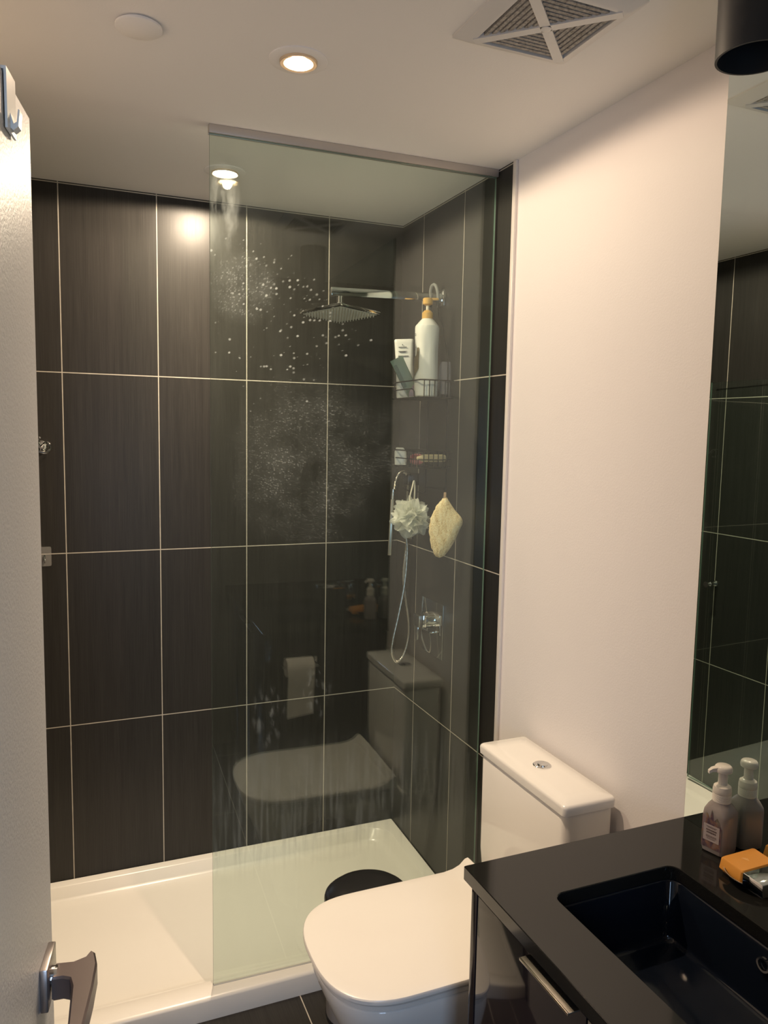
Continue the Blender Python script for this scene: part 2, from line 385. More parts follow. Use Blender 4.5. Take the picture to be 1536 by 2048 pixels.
bm = BM(); lathe(bm, [(.011, 0), (.011, .006), (.009, .007)], 28, mtx=frame_mtx((.049, -.0085, HZ), (1, 0, 0), (0, 0, 1), (0, -1, 0)))
link('lever_collar', bm, M_CHROME, hd)
# white over-door hook on the top edge
hk = thing('over_door_hook', (-1.262, -1.856, 2.03), 'white metal hook strapped over the top edge of the open white door', 'hook')
hk.matrix_world = frame_mtx((-1.262, -1.856, 2.03), dv, -nv, (0, 0, 1))
bm = BM(); prism(bm, [(.0365, -.05), (.0385, -.05), (.0385, .004), (-.0035, .004), (-.0035, -.052), (-.0012, -.052), (-.0012, .0012), (.0365, .0012)], .082, .118, 'x'); link('strap', bm, M_WHITEP, hk, 0)
bm = BM(); prism(bm, [(-.0035, -.034), (-.006, -.044), (-.009, -.042), (-.0105, -.030), (-.012, -.031), (-.0105, -.046), (-.006, -.050), (-.0035, -.048)], .094, .106, 'x'); link('prong', bm, M_WHITEP, hk, 0)

# ================================================================== CEILING FIXTURES
for i, (lx, ly) in enumerate(LAMPS):
    lab = ('round white recessed downlight glowing warm, in the ceiling over the toilet', 'round recessed downlight shining bright in the ceiling of the shower')[i]
    t = thing('recessed_downlight', (lx, ly, CEIL), lab, 'ceiling light', group='recessed ceiling downlights')
    bm = BM(); loft(bm, [ell(0, 0, .0635, .0635, 0), ell(0, 0, .0635, .0635, -.0022), ell(0, 0, .060, .060, -.004), ell(0, 0, .041, .041, -.004), ell(0, 0, .041, .041, 0)], close=True); link('trim_ring', bm, M_CEIL, t)
    bm = BM(); gi = (.030, .0355)[i]; loft(bm, [ell(0, 0, .0405, .0405, -.001), ell(0, 0, .0405, .0405, -.0085), ell(0, 0, .0390, .0390, -.0095), ell(0, 0, gi+.002, gi+.002, -.0085), ell(0, 0, gi, gi, -.001)], close=True); link('gimbal_ring', bm, mat('glow_tinted_ring', (.9, .72, .5), .3, .5), t)  # white ring tinted warm to show the lens glow
    bm = BM(); lathe(bm, [((.027, .0345)[i], -.0005), ((.027, .0345)[i], -.003), (.020, -.0045)]); link('lens', bm, (M_LENS, M_LENS2)[i], t)
    lo = light('downlight_bulb', 'SPOT', (lx, ly, CEIL-.010), LAMP_POWER[i], LAMP_COLOR[i], spot_size=math.radians(176), spot_blend=.12, shadow_soft_size=.014)
    beam(lo, .24, .78, 6.0)
bm = BM(); loft(bm, [ell(0, 0, .040, .040, 0), ell(0, 0, .040, .040, -.0035), ell(0, 0, .0455, .0455, -.0035), ell(0, 0, .0455, .0455, -.0075), ell(0, 0, .043, .043, -.009)])
tag(link('ceiling_cover_plate', bm, M_CEIL, loc=(-1.078, -1.133, CEIL)), 'plain round white cover plate on the ceiling near the door', 'cover plate')

# exhaust fan grille
vt = thing('exhaust_vent', (-.362, -1.488, CEIL), 'square white ceiling exhaust fan grille with dusty slots and an X of ribs', 'vent')
bm = BM(); h0, h1 = .134, .101
loft(bm, [rrect(-h0, h0, -h0, h0, .004, 0, 3), rrect(-h0, h0, -h0, h0, .004, -.004, 3), rrect(-.112, .112, -.112, .112, .006, -.017, 3), rrect(-h1, h1, -h1, h1, .004, -.018, 3), rrect(-h1, h1, -h1, h1, .004, -.008, 3), rrect(-.125, .125, -.125, .125, .004, 0, 3)], close=True)
link('grille_frame', bm, M_FRAMEV, vt)
bm = BM()
for a in (45, 135):
    R = Matrix.Rotation(math.radians(a), 4, 'Z'); box(bm, (-.142, -.0100, -.0195), (.142, .0100, -.010), .0, 2, mtx=R)
lathe(bm, [(.0105, -.010), (.0105, -.0205), (.009, -.021)], 20); link('cross_rib', bm, M_FRAMEV, vt)
bm = BM()
for q in range(4):
    R = Matrix.Rotation(math.radians(90*q), 4, 'Z'); k = 0; y = .0215
    while y < .099:
        hw = y - .0135
        box(bm, (-hw, y-.0036, -.0165), (hw, y+.0036, -.010), 0, mtx=R)
        # rounded white slot end against the rib
        y += .0113
link('slat_grille', bm, M_DUST, vt, 0)
bm = BM(); box(bm, (-.1, -.1, -.003), (.1, .1, -.0005)); link('shade_backing', bm, M_DARK, vt, 0)  # flat black sheet standing for the shaded hollow behind the slats

# black cylinder lamp over the basin (off)
pl = thing('cylinder_ceiling_lamp', (-.262, -1.902, CEIL), 'matt black cylinder ceiling lamp over the basin, switched off', 'lamp')
bm = BM(); r = .0567; zb = -.225
loft(bm, [ell(0, 0, r, r, 0, 48), ell(0, 0, r, r, zb, 48), ell(0, 0, r-.0035, r-.0035, zb, 48), ell(0, 0, r-.0035, r-.0035, -.003, 48)], cap0=True, cap1=False); link('shade', bm, M_PEND, pl)
bm = BM(); lathe(bm, [(r-.004, -.08), (.038, -.10), (.034, -.09), (.02, -.088)], 36); link('reflector', bm, M_PENDIN, pl)

# ================================================================== SHOWER
tray = thing('shower_tray', (0, 0, 0), 'white acrylic shower tray with raised curb below the glass panel', 'shower tray')
zr = lambda x, y: .091 + y/.735*.023
x0, x1, y0, y1 = W+.001, -.001, -.735, -.001
bm = BM(); e = .010
loft(bm, [rrect(x0, x1, y0, y1, .002, 0), rrect(x0, x1, y0, y1, .002, lambda x, y: zr(x, y)-e), rrect(x0+.001, x1-.001, y0+.003, y1-.001, .004, lambda x, y: zr(x, y)-.003), rrect(x0+.002, x1-.002, y0+e, y1-.002, .006, zr),
          rrect(x0+.035, x1-.042, y0+.068, y1-.032, .09, zr), rrect(x0+.039, x1-.046, y0+.072, y1-.036, .088, lambda x, y: zr(x, y)-.003),
          rrect(x0+.056, x1-.066, y0+.084, y1-.052, .085, .056), rrect(x0+.066, x1-.078, y0+.094, y1-.060, .08, .048), rrect(x0+.09, x1-.10, y0+.12, y1-.085, .06, .0445), rrect(-.80, -.70, -.39, -.34, .02, .040)])
link('tray_basin', bm, M_ACRYL, tray, 50)

gp = thing('glass_panel', (0, -.704, 0), 'fixed clear glass shower panel with water marks and a slim ceiling rail', 'shower screen', rotz=-.0231)
bm = BM(); box(bm, (-.862, -.004, .069), (-.006, .004, 2.470))
go = link('glass_sheet', bm, [M_GLASS, M_GEDGE], gp, 0)
for p in go.data.polygons:
    if abs(p.normal.y) < .5: p.material_index = 1
bm = BM(); box(bm, (-.864, -.012, 2.468), (-.003, -.0045, CEIL-.0005), .0008); box(bm, (-.864, .0045, 2.468), (-.003, .012, CEIL-.0005), .0008); box(bm, (-.864, -.0045, 2.4705), (-.003, .0045, CEIL-.0005))
link('ceiling_rail', bm, mat('satin_rail', (.55, .51, .47), .4, .6), gp)
bm = BM(); box(bm, (-.862, -.0075, .0665), (-.006, -.0042, .0735), .0008); link('silicone_bead', bm, film('silicone', (.7, .68, .6), .7), gp)

gd = thing('glass_shower_door', (-1.494, -.700, 0), 'hinged clear glass shower door folded back against the left tiled wall', 'shower door', rotz=-.045)
bm = BM(); box(bm, (-.004, 0, .10), (.004, .56, 1.945)); g2 = link('glass_sheet', bm, [M_GLASS2, M_GEDGE], gd, 0)
for p in g2.data.polygons:
    if abs(p.normal.x) < .5: p.material_index = 1
for z in (.35, 1.7):
    bm = BM(); box(bm, (-.012, .0, z-.03), (.012, .035, z+.03), .002); link('hinge', bm, M_CHROME, gd)
bm = BM()
for s in (1, -1):
    lathe(bm, [(.010, .0042), (.0075, .010), (.0065, .018), (.0115, .026), (.0135, .029), (.0135, .031)], 20, mtx=frame_mtx((0, .498, 1.037), (0, 1, 0), (0, 0, 1), (s, 0, 0)))
link('knob', bm, M_CHROME, gd)

# wall hooks in the corner of the back wall
rh = thing('robe_hook', (-1.302, 0, 1.628), 'small chrome robe hook on the back tiles, half hidden by the white door', 'hook')
bm = BM(); lathe(bm, [(.020, 0), (.020, -.003), (.017, -.006), (.008, -.009), (.007, -.018)], 24, mtx=frame_mtx((0, 0, 0), (1, 0, 0), (0, 0, 1), (0, 1, 0))); link('base', bm, M_CHROME, rh)
bm = BM(); tube(bm, spline([(0, -.016, 0), (.014, -.028, .014), (.026, -.032, .010), (.028, -.034, -.008), (.014, -.038, -.020), (-.006, -.040, -.016)]), .0035, 8)
tube(bm, spline([(0, -.016, .004), (-.008, -.026, .022), (-.002, -.034, .030)]), .0035, 8); link('prong', bm, M_CHROME, rh)
ch = thing('clear_adhesive_hook', (-1.300, -.001, 1.257), 'clear plastic adhesive hook across the grout line of the back wall', 'hook')
bm = BM(); loft(bm, [rrect(-.021, .021, -.033, .033, .006, 0), rrect(-.021, .021, -.033, .033, .006, .003)], mtx=frame_mtx((0, 0, 0), (1, 0, 0), (0, 0, 1), (0, -1, 0))); link('pad', bm, M_CLEAR, ch)
bm = BM(); tube(bm, spline([(0, -.003, .005), (0, -.010, -.008), (0, -.014, -.018), (0, -.020, -.012)]), .003, 8); link('prong', bm, M_CHROME, ch)

# rain shower
YA = -.352
rs = thing('rain_shower', (0, YA, 2.165), 'square chrome rain shower head on a flat wall arm', 'shower head')
bm = BM(); box(bm, (-.010, -.027, -.030), (0, .027, .026), .0015); link('wall_flange', bm, M_CHROME, rs)
bm = BM(); vs = box(bm, (-.410, -.011, -.0135), (-.008, .011, .0135), .0015)
for v in vs: v.co.z += v.co.x*.030
link('arm', bm, M_CHROME, rs)
bm = BM(); lathe(bm, [(.0105, -.025), (.0105, -.046), (.007, -.049), (.007, -.054), (.0125, -.058), (.0125, -.066), (.010, -.075)], 24, c=(-.378, 0)); link('swivel_joint', bm, M_CHROME, rs)
hm = Matrix.Translation((-.378, -.003, -.079)) @ Matrix.Rotation(math.radians(-3.5), 4, 'X') @ Matrix.Rotation(math.radians(27), 4, 'Z')
bm = BM(); box(bm, (-.096, -.096, -.005), (.096, .096, .005), .0012, mtx=hm); link('head_plate', bm, M_CHROME, rs)
bm = BM()
for i in range(13):
    for j in range(13):
        lathe(bm, [(.0030, -.005), (.0022, -.010), (.0012, -.0135)], 6, c=(-.078+i*.013, -.078+j*.013), mtx=hm)
box(bm, (-.086, -.086, -.0062), (.086, .086, -.0048), 0, mtx=hm)
link('nozzle_grid', bm, mat('lightened_rubber', (.72, .68, .58), .6), rs, 0)  # rubber nozzles; underside plate painted paler for light off the tray

# shower valve
sv = thing('shower_valve', (0, -.3435, .99), 'square chrome shower mixer plate with a lever on the side wall', 'shower valve')
bm = BM(); box(bm, (-.006, -.0865, -.100), (0, .0865, .100), .001); link('wall_plate', bm, M_CHROME, sv)
bm = BM(); lathe(bm, [(.030, .006), (.030, .042), (.028, .044)], 36, mtx=frame_mtx((0, .002, .030), (0, 1, 0), (0, 0, 1), (-1, 0, 0))); link('sleeve', bm, M_CHROME, sv)
bm = BM(); box(bm, (-.068, -.021, .008), (-.044, .025, .052), .0015); link('knob', bm, M_CHROME, sv)
bm = BM(); box(bm, (-.068, -.007, -.040), (-.062, .011, .010), .001); box(bm, (-.030, -.030, -.014), (-.006, .034, -.009), .0008); link('lever', bm, M_CHROME, sv)

# hand shower on its bracket, hose looping below
hs = thing('hand_shower', (-.03, -.14, 1.5), 'slim chrome hand shower hanging upside down with its long looped hose', 'hand shower')
def rel(p, o): return tuple(p[i]-o[i] for i in range(3))
ho = (-.03, -.14, 1.5)
bm = BM(); m0 = Matrix.Translation(rel((-.110, -.205, 1.345), ho)) @ Matrix.Rotation(math.radians(-22), 4, 'Z') @ Matrix.Rotation(math.radians(2.2), 4, 'Y')
box(bm, (-.0115, -.006, -.105), (.0015, .006, .105), .002, mtx=m0); link('handle_bar', bm, M_STEEL, hs)
bm = BM()
for i in range(18): lathe(bm, [(.0011, 0), (.0008, .007)], 6, mtx=m0 @ frame_mtx((.0015, 0, -.100+i*.0052), (0, 1, 0), (0, 0, 1), (1, 0, 0)))
link('nozzle_strip', bm, M_DARK, hs, 0)
bm = BM(); lathe(bm, [(.0085, .104), (.0085, .128), (.0065, .130), (.0065, .142)], 20, c=(-.005, 0), mtx=m0); link('hose_nut', bm, M_CHROME, hs)
hp = [(-.104, -.205, 1.485), (-.100, -.203, 1.512), (-.085, -.195, 1.540), (-.062, -.185, 1.550), (-.042, -.175, 1.538), (-.032, -.165, 1.500), (-.030, -.155, 1.44), (-.030, -.15, 1.33), (-.022, -.15, 1.24), (-.030, -.15, 1.12), (-.052, -.150, 1.00), (-.074, -.150, .90), (-.078, -.15, .85), (-.060, -.15, .812), (-.035, -.15, .825), (-.014, -.15, .88), (-.008, -.15, .95), (-.022, -.148, 1.05), (-.034, -.146, 1.14), (-.026, -.14, 1.22), (-.018, -.135, 1.275), (-.016, -.13, 1.30)]
bm = BM(); P = spline([rel(p, ho) for p in hp], 16)
tube(bm, P, [.0050 + .0006*math.sin(i*2.2) for i in range(len(P))], 10); link('hose', bm, M_STEEL, hs)
bm = BM(); box(bm, rel((-.012, -.158, 1.290), ho), rel((0, -.106, 1.340), ho), .0015); lathe(bm, [(.010, 0), (.010, .022)], 20, mtx=Matrix.Translation(rel((-.016, -.131, 1.298), ho))); link('wall_outlet', bm, M_CHROME, hs)
bm = BM(); box(bm, rel((-.045, -.195, 1.500), ho), rel((0, -.145, 1.545), ho), .002)
link('bracket', bm, mat('chrome_dark_reflection', (.30, .27, .27), .12, 1), hs)  # chrome block, colour darkened to show its dark reflections

# wire caddy
CO = (-.012, YA, 2.19)
cd = thing('wire_shower_caddy', CO, 'black wire shower caddy with two baskets hung over the shower arm', 'shower caddy')
def cr(p): return rel(p, CO)
WR = .0019
bm = BM()
hookp = [cr(p) for p in ((-.030, YA-.03, 2.150), (-.034, YA-.027, 2.185), (-.036, YA-.012, 2.205), (-.036, YA+.012, 2.205), (-.034, YA+.027, 2.185), (-.030, YA+.030, 2.150))]
tube(bm, spline(hookp, 8), .0055, 10); link('hanger_sleeve', bm, film('grey_rubber_sleeve', (.35, .36, .35), .75), cd)
bm = BM()
for s in (1, -1):
    tube(bm, spline([cr((-.030, YA-.028*s, 2.155)), cr((-.026, YA-.028*s, 2.10)), cr((-.014, YA-.045*s, 2.04)), cr((-.010, YA-.068*s, 1.96)), cr((-.009, YA-.075*s, 1.88)), cr((-.009, YA-.078*s, 1.60)), cr((-.009, YA-.080*s, 1.49))], 8), WR*1.25, 8)
tube(bm, [cr((-.009, YA-.080, 1.50)), cr((-.009, YA+.080, 1.50))], WR, 8)
for s in (1, -1):
    tube(bm, spline([cr((-.009, YA-.080*s, 1.49)), cr((-.014, YA-.085*s, 1.478)), cr((-.030, YA-.100*s, 1.480)), cr((-.050, YA-.150*s, 1.482)), cr((-.060, YA-.172*s, 1.492))], 6), WR, 8)
link('frame', bm, M_WIRE, cd)
def basket(z0, z1, xf, ya, yb, step, rails):
    bm = BM(); xb = -.009
    def loop(z, r=.012):
        return [cr(p) for p in rrect(xf, xb, ya, yb, r, z, 4)]
    tube(bm, loop(z1), WR*1.3, 8, True); tube(bm, loop(z0), WR*1.2, 8, True)
    if rails:
        tube(bm, [cr(p) for p in ((xf, yb-.01, z0+.030), (xf, ya+.07, z0+.030), (xf, ya+.055, z0+.022), (xf, ya+.05, z0))], WR, 8)
    y = ya + .014
    while y < yb - .01:
        tube(bm, [cr((xf, y, z0)), cr((xb, y, z0))], WR*.8, 6)
        y += .022
    x = xf + .012
    while x < xb:
        for yy in (ya, yb): tube(bm, [cr((x, yy, z0)), cr((x, yy, z1))], WR*.9, 6)
        x += step
    if not rails:
        y = ya + .02
        while y < ya + .12:
            tube(bm, [cr((xf, y, z0)), cr((xf, y, z1))], WR*.8, 6); y += .017
        tube(bm, loop((z0+z1)/2), WR, 8, True)
    return link('basket', bm, M_WIRE, cd)
basket(1.815, 1.872, -.135, -.480, -.232, .0195, True)
basket(1.578, 1.634, -.128, -.475, -.232, .018, False)

CR = math.radians(-22.5)
# big white pump bottle
pb = thing('lotion_pump_bottle', (-.091, -.425, 1.818), 'tall white pump bottle with amber pump in the upper caddy basket', 'bottle', rotz=CR)
bm = BM()
def facet(r, z, flat, n=36):
    out = []
    for i in range(n):
        a = 2*PI*i/n; q = abs(math.cos(3*a))
        out.append((r*(1-flat*(1-q))*math.cos(a), r*(1-flat*(1-q))*math.sin(a), z))
    return out
loft(bm, [facet(.036, 0, 0), facet(.0395, .004, 0), facet(.0400, .055, .0), facet(.0395, .10, .06), facet(.0385, .145, .10), facet(.0405, .195, .05), facet(.0410, .228, 0), facet(.0395, .236, 0), facet(.026, .252, 0), facet(.019, .259, 0), facet(.017, .262, 0)])
link('body', bm, M_WHITEP, pb, 25)
bm = BM(); lathe(bm, [(.0185, .259), (.0185, .279), (.0165, .281), (.012, .287), (.006, .289)]); link('collar', bm, M_AMBER, pb)
bm = BM(); lathe(bm, [(.0055, .288), (.0052, .310)], 16); link('stem', bm, M_SOAPW, pb)
bm = BM(); lathe(bm, [(.008, .304), (.0165, .308), (.0170, .325), (.015, .328)]); box(bm, (.004, -.006, .321), (.036, .006, .329), .0015); link('pump_head', bm, M_AMBER, pb)
def arc_patch(bm, r, a0, a1, z0, z1, n=8, off=.0012, shape=None):
    a = []; b = []
    for i in range(n+1):
        t = math.radians(a0 + (a1-a0)*i/n)
        zz0, zz1 = (z0, z1) if shape is None else shape(i/n)
        a.append(bm.verts.new(((r+off)*math.cos(t), (r+off)*math.sin(t), zz0))); b.append(bm.verts.new(((r+off)*math.cos(t), (r+off)*math.sin(t), zz1)))
    for i in range(n): bm.faces.new((a[i], a[i+1], b[i+1], b[i]))
bm = BM(); arc_patch(bm, .0402, 172, 228, 0, 0, 10, shape=lambda t: (.062+.03*t*t, .140 + (.022 if t > .75 else -.012*(1-t)) - .0*t))
link('olive_label', bm, M_OLIVE, pb)
bm = BM()
for (z0, z1, a0, a1) in ((.208, .2095, 185, 205), (.203, .2045, 185, 205), (.172, .192, 196, 199), (.155, .164, 192, 196), (.155, .1565, 196, 204), (.160, .166, 205, 208), (.146, .148, 197, 201)): arc_patch(bm, .0405, a0, a1, z0, z1, 3)
link('print', bm, M_INK, pb)

# white squeeze tube
tb = thing('shampoo_tube', (-.098, -.272, 1.818), 'flat white shampoo bottle with small print in the upper caddy basket', 'bottle', rotz=CR)
tb.rotation_euler.x = math.radians(-1); tb.rotation_euler.y = math.radians(-2.5)
bm = BM(); loft(bm, [rrect(-.030, .030, -.014, .014, .010, 0), rrect(-.032, .032, -.016, .016, .013, .006), rrect(-.031, .031, -.016, .016, .014, .12), rrect(-.034, .034, -.013, .013, .011, .195), rrect(-.0345, .0345, -.012, .012, .010, .2045), rrect(-.032, .032, -.010, .010, .009, .208)]); link('body', bm, M_WHITEP, tb, 45)
bm = BM()
for z, ln, h, cx in ((.186, .003, .003, -.006), (.178, .028, .0022, -.006), (.164, .030, .0014, -.006), (.1605, .022, .0026, -.006), (.148, .036, .0012, -.004), (.1455, .038, .0012, -.004)):
    x = -ln/2
    while x < ln/2:
        wd = random.uniform(.002, .006); box(bm, (cx+x, -.0172, z), (cx+min(x+wd, ln/2), -.0150, z+h)); x += wd+.0008
link('print', bm, M_INK, tb, 0)
# sage green packet leaning in front
gk = thing('green_sachet', (-.100, -.305, 1.862), 'sage green folded sachet leaning against the flat white shampoo bottle', 'sachet', rotz=CR)
bm = BM(); mt = Matrix.Rotation(math.radians(-27), 4, 'Y') @ Matrix.Rotation(math.radians(6), 4, 'X')
loft(bm, [rrect(-.020, .020, -.003, .003, .002, -.035), rrect(-.022, .022, -.006, .006, .003, .0), rrect(-.023, .023, -.005, .005, .003, .07), rrect(-.024, .024, -.0015, .0015, .001, .104)], mtx=mt); link('film', bm, M_GREEN, gk, 40)
bm = BM(); box(bm, (-.021, -.0064, .0), (-.008, -.0056, .085), mtx=mt); link('dark_stripe', bm, mat('dark_sage', (.075, .12, .09), .4), gk, 0)
# small clear/lilac bottle
cb = thing('clear_travel_bottle', (-.112, -.30, 1.818), 'small clear bottle lying at the bottom left of the upper caddy basket', 'bottle')
bm = BM(); lathe(bm, [(.010, -.022), (.014, -.020), (.0145, .020), (.010, .026), (.006, .030)], 20, mtx=frame_mtx((0, 0, .017), (0, 0, 1), (.38, .92, 0), (-.92, .38, 0)) ); link('body', bm, M_CLEAR, cb)
cb.rotation_euler.z = math.radians(70)
ll = thing('lilac_sachet', (-.108, -.372, 1.820), 'lilac and orange sachet tucked beside the white pump bottle', 'sachet', rotz=CR)
bm = BM(); loft(bm, [rrect(-.020, .016, -.004, .004, .003, .001), rrect(-.019, .018, -.007, .007, .004, .018), rrect(-.006, .016, -.003, .003, .002, .040)]); link('film', bm, M_LILAC, ll, 40)
bm = BM(); box(bm, (.0, -.009, .010), (.014, -.006, .040), .001); link('orange_flap', bm, mat('orange_film', (.5, .27, .10), .4), ll)
bg = thing('frosted_bag', (-.024, -.415, 1.86), 'crumpled frosted plastic bag behind the white pump bottle', 'bag', rotz=CR)
bm = BM(); R = []
for i in range(9):
    t = i/8; hw = .014 + .012*math.sin(t*PI)**.8; R.append([( .010+hw*math.cos(2*PI*k/20)*(1+.12*math.sin(5*k+i)), .006*math.sin(2*PI*k/20)*(1+.3*math.cos(3*k+i)), -.03+.11*t) for k in range(20)])
loft(bm, R); link('film', bm, M_BAG, bg, 60)

# lower basket contents
sb = thing('white_soap_case', (-.108, -.262, 1.580), 'small frosted white soap case at the left end of the lower caddy basket', 'soap case', rotz=CR)
bm = BM(); loft(bm, [rrect(-.020, .022, -.012, .012, .006, 0), rrect(-.022, .023, -.013, .013, .008, .030), rrect(-.022, .021, -.013, .013, .008, .046), rrect(-.016, .010, -.010, .010, .006, .062)]); link('case', bm, M_WHITEP, sb, 45)
rz = thing('pink_razor', (-.100, -.385, 1.582), 'pink and red razor lying in the middle of the lower caddy basket', 'razor', rotz=CR)
bm = BM(); R = [ell(0, 0, .001, .001, 0, 20)]
for i in range(1, 10):
    a = PI*i/9; R.append([(-.028*math.cos(a) + 0*k, .013*math.sin(a)*math.cos(2*PI*k/20), .023 + .020*math.sin(a)*math.sin(2*PI*k/20)) for k in range(20)])
R[0] = [(-.0281, .0005*math.cos(2*PI*k/20), .023+.0005*math.sin(2*PI*k/20)) for k in range(20)]
loft(bm, R); link('head', bm, M_PINK, rz, 60)
bm = BM(); box(bm, (-.020, -.0155, .020), (-.012, -.011, .040), .001); box(bm, (-.012, -.0155, .034), (.012, -.011, .038), .001); link('guard', bm, M_RED, rz)
pm = thing('cream_pumice_strip', (-.078, -.455, 1.609), 'cream foam strip lying along the near end of the lower caddy basket', 'sponge', rotz=math.radians(2))
bm = BM(); R = []
for i in range(13):
    t = i/12; h = .0135*min(1, .35+3.2*t)*(1 if t < .93 else .8); R.append([(-.055+.108*t, h*.7*math.cos(2*PI*k/16), h*.95*math.sin(2*PI*k/16)+.002) for k in range(16)])
loft(bm, R); link('foam', bm, M_CREAM, pm, 60)

# bath pouf
pf = thing('mesh_bath_pouf', (-.126, -.400, 1.402), 'ruffled grey-white mesh bath pouf hanging under the caddy', 'bath pouf')
bm = BM()
def ruffle(bm, c, nrm, rad, amp, waves, ph):
    nrm = nrm.normalized(); u = nrm.orthogonal().normalized(); v = nrm.cross(u); n = 44; prev = None; first = None
    rows = []
    for j, rr in enumerate((.25, .6, .85, 1.0)):
        row = []
        for i in range(n):
            a = 2*PI*i/n; w_ = amp*rr*rr*math.sin(waves*a+ph) + .35*amp*rr*math.sin((waves*2+1)*a+ph*2)
            q = c + (u*math.cos(a) + v*math.sin(a))*rad*rr*(1+.12*math.sin(3*a+ph)) + nrm*(w_ + rad*.35*(rr*rr))
            row.append(bm.verts.new(q))
        rows.append(row)
    for a_, b_ in zip(rows, rows[1:]):
        for i in range(n): bm.faces.new((a_[i], a_[(i+1) % n], b_[(i+1) % n], b_[i]))
for i in range(20):
    ph = math.acos(1-2*(i+.5)/20); th = PI*(1+5**.5)*i
    d = Vector((math.cos(th)*math.sin(ph), math.sin(th)*math.sin(ph), math.cos(ph)))
    ruffle(bm, d*.026, d, random.uniform(.038, .048), random.uniform(.012, .019), random.choice((3, 4, 5)), random.uniform(0, 6))
link('netting', bm, M_POUF, pf, 180)
bm = BM(); tube(bm, spline([(.002, .0, .03), (-.004, .0, .07), (.004, .0, .105), (.012, .004, .128), (.016, .004, .100), (.012, 0, .06), (.006, 0, .03)], 6), .0028, 8); link('hanging_cord', bm, M_SOAPW, pf)

# loofah pad
lf = thing('loofah_pad', (-.060, -.528, 1.392), 'tan almond-shaped loofah pad hanging from the caddy by a tab', 'loofah', rotz=math.radians(-40))
out = [(-.002, .088), (.006, .086), (.032, .050), (.056, .024), (.060, .006), (.052, -.014), (.036, -.052), (.016, -.086), (-.004, -.108), (-.020, -.110), (-.032, -.100), (-.043, -.072), (-.050, -.034), (-.050, .0), (-.040, .034), (-.026, .062), (-.010, .082)]
op = [Vector((p[0], 0, p[1])) for p in out]; sp = spline([*op, op[0]], 4)[:-1]
def sc(k, y):
    c = Vector((.002, 0, -.012)); res = []
    for i, p in enumerate(sp):
        q = c + (p-c)*k; j = .0012*math.sin(i*2.3)+.0010*math.sin(i*5.1) if p.x < .01 else 0
        res.append((q.x + j, y, q.z))
    return res
bm = BM(); loft(bm, [sc(.55, -.013), sc(.85, -.010), sc(.97, -.005), sc(1.0, -.001)]); link('fibre_face', bm, M_LOOF, lf, 60)
bm = BM(); loft(bm, [sc(1.0, -.001), sc(1.025, .001), sc(1.025, .006), sc(1.0, .008), sc(.7, .010)]); link('cotton_back', bm, mat('tan_cotton', (.85, .66, .38), .9), lf, 60)
bm = BM(); box(bm, (-.0045, -.001, .080), (.0045, .002, .108), .0008); link('hanging_tab', bm, mat('brown_tab', (.42, .28, .17), .8), lf)

# ================================================================== TOILET
yc = -1.182
to = thing('toilet', (0, yc, 0), 'white close-coupled toilet with its square lid closed', 'toilet')
def outline(xb, xf, hy, z, xm=None, p=2.7, n=30, rb=.02):
    xm = xm if xm is not None else xf + .19; pts = []
    for i in range(5):
        a = math.radians(90*i/4); pts.append((xb-rb+rb*math.sin(a+0)*1, -hy+rb-rb*math.cos(a), z))
    pts = list(pts)
    for i in range(5):
        a = math.radians(90*i/4); pts.append((xb-rb+rb*math.cos(a), hy-rb+rb*math.sin(a), z))
    for i in range(n+1):
        a = PI/2 - PI*i/n; c = math.cos(a); s = math.sin(a)
        pts.append((xm-(xm-xf)*abs(c)**(2/p), hy*math.copysign(abs(s)**(2/p), s), z))
    return pts
bm = BM()
loft(bm, [outline(-.03, -.575, .128, 0, rb=.015), outline(-.03, -.58, .130, .012), outline(-.03, -.592, .133, .08), outline(-.025, -.612, .140, .17), outline(-.02, -.645, .156, .26), outline(-.018, -.678, .176, .33), outline(-.016, -.700, .191, .385), outline(-.015, -.704, .1915, .410), outline(-.015, -.702, .190, .415), outline(-.018, -.697, .186, .4172), outline(-.03, -.60, .12, .417)])
link('bowl', bm, M_PORC, to, 60)
bm = BM(); loft(bm, [outline(-.215, -.702, .189, .4215), outline(-.213, -.709, .196, .4230), outline(-.213, -.710, .197, .4335), outline(-.215, -.706, .193, .4350), outline(-.23, -.60, .13, .4350)]); link('seat', bm, M_SEAT, to, 50)
bm = BM(); loft(bm, [outline(-.215, -.695, .181, .4405), outline(-.203, -.717, .202, .4425), outline(-.203, -.720, .205, .4450), outline(-.203, -.720, .205, .4530), outline(-.205, -.7185, .2035, .4560), outline(-.208, -.714, .199, .4575), outline(-.22, -.695, .18, .4580), outline(-.24, -.62, .13, .4585)])
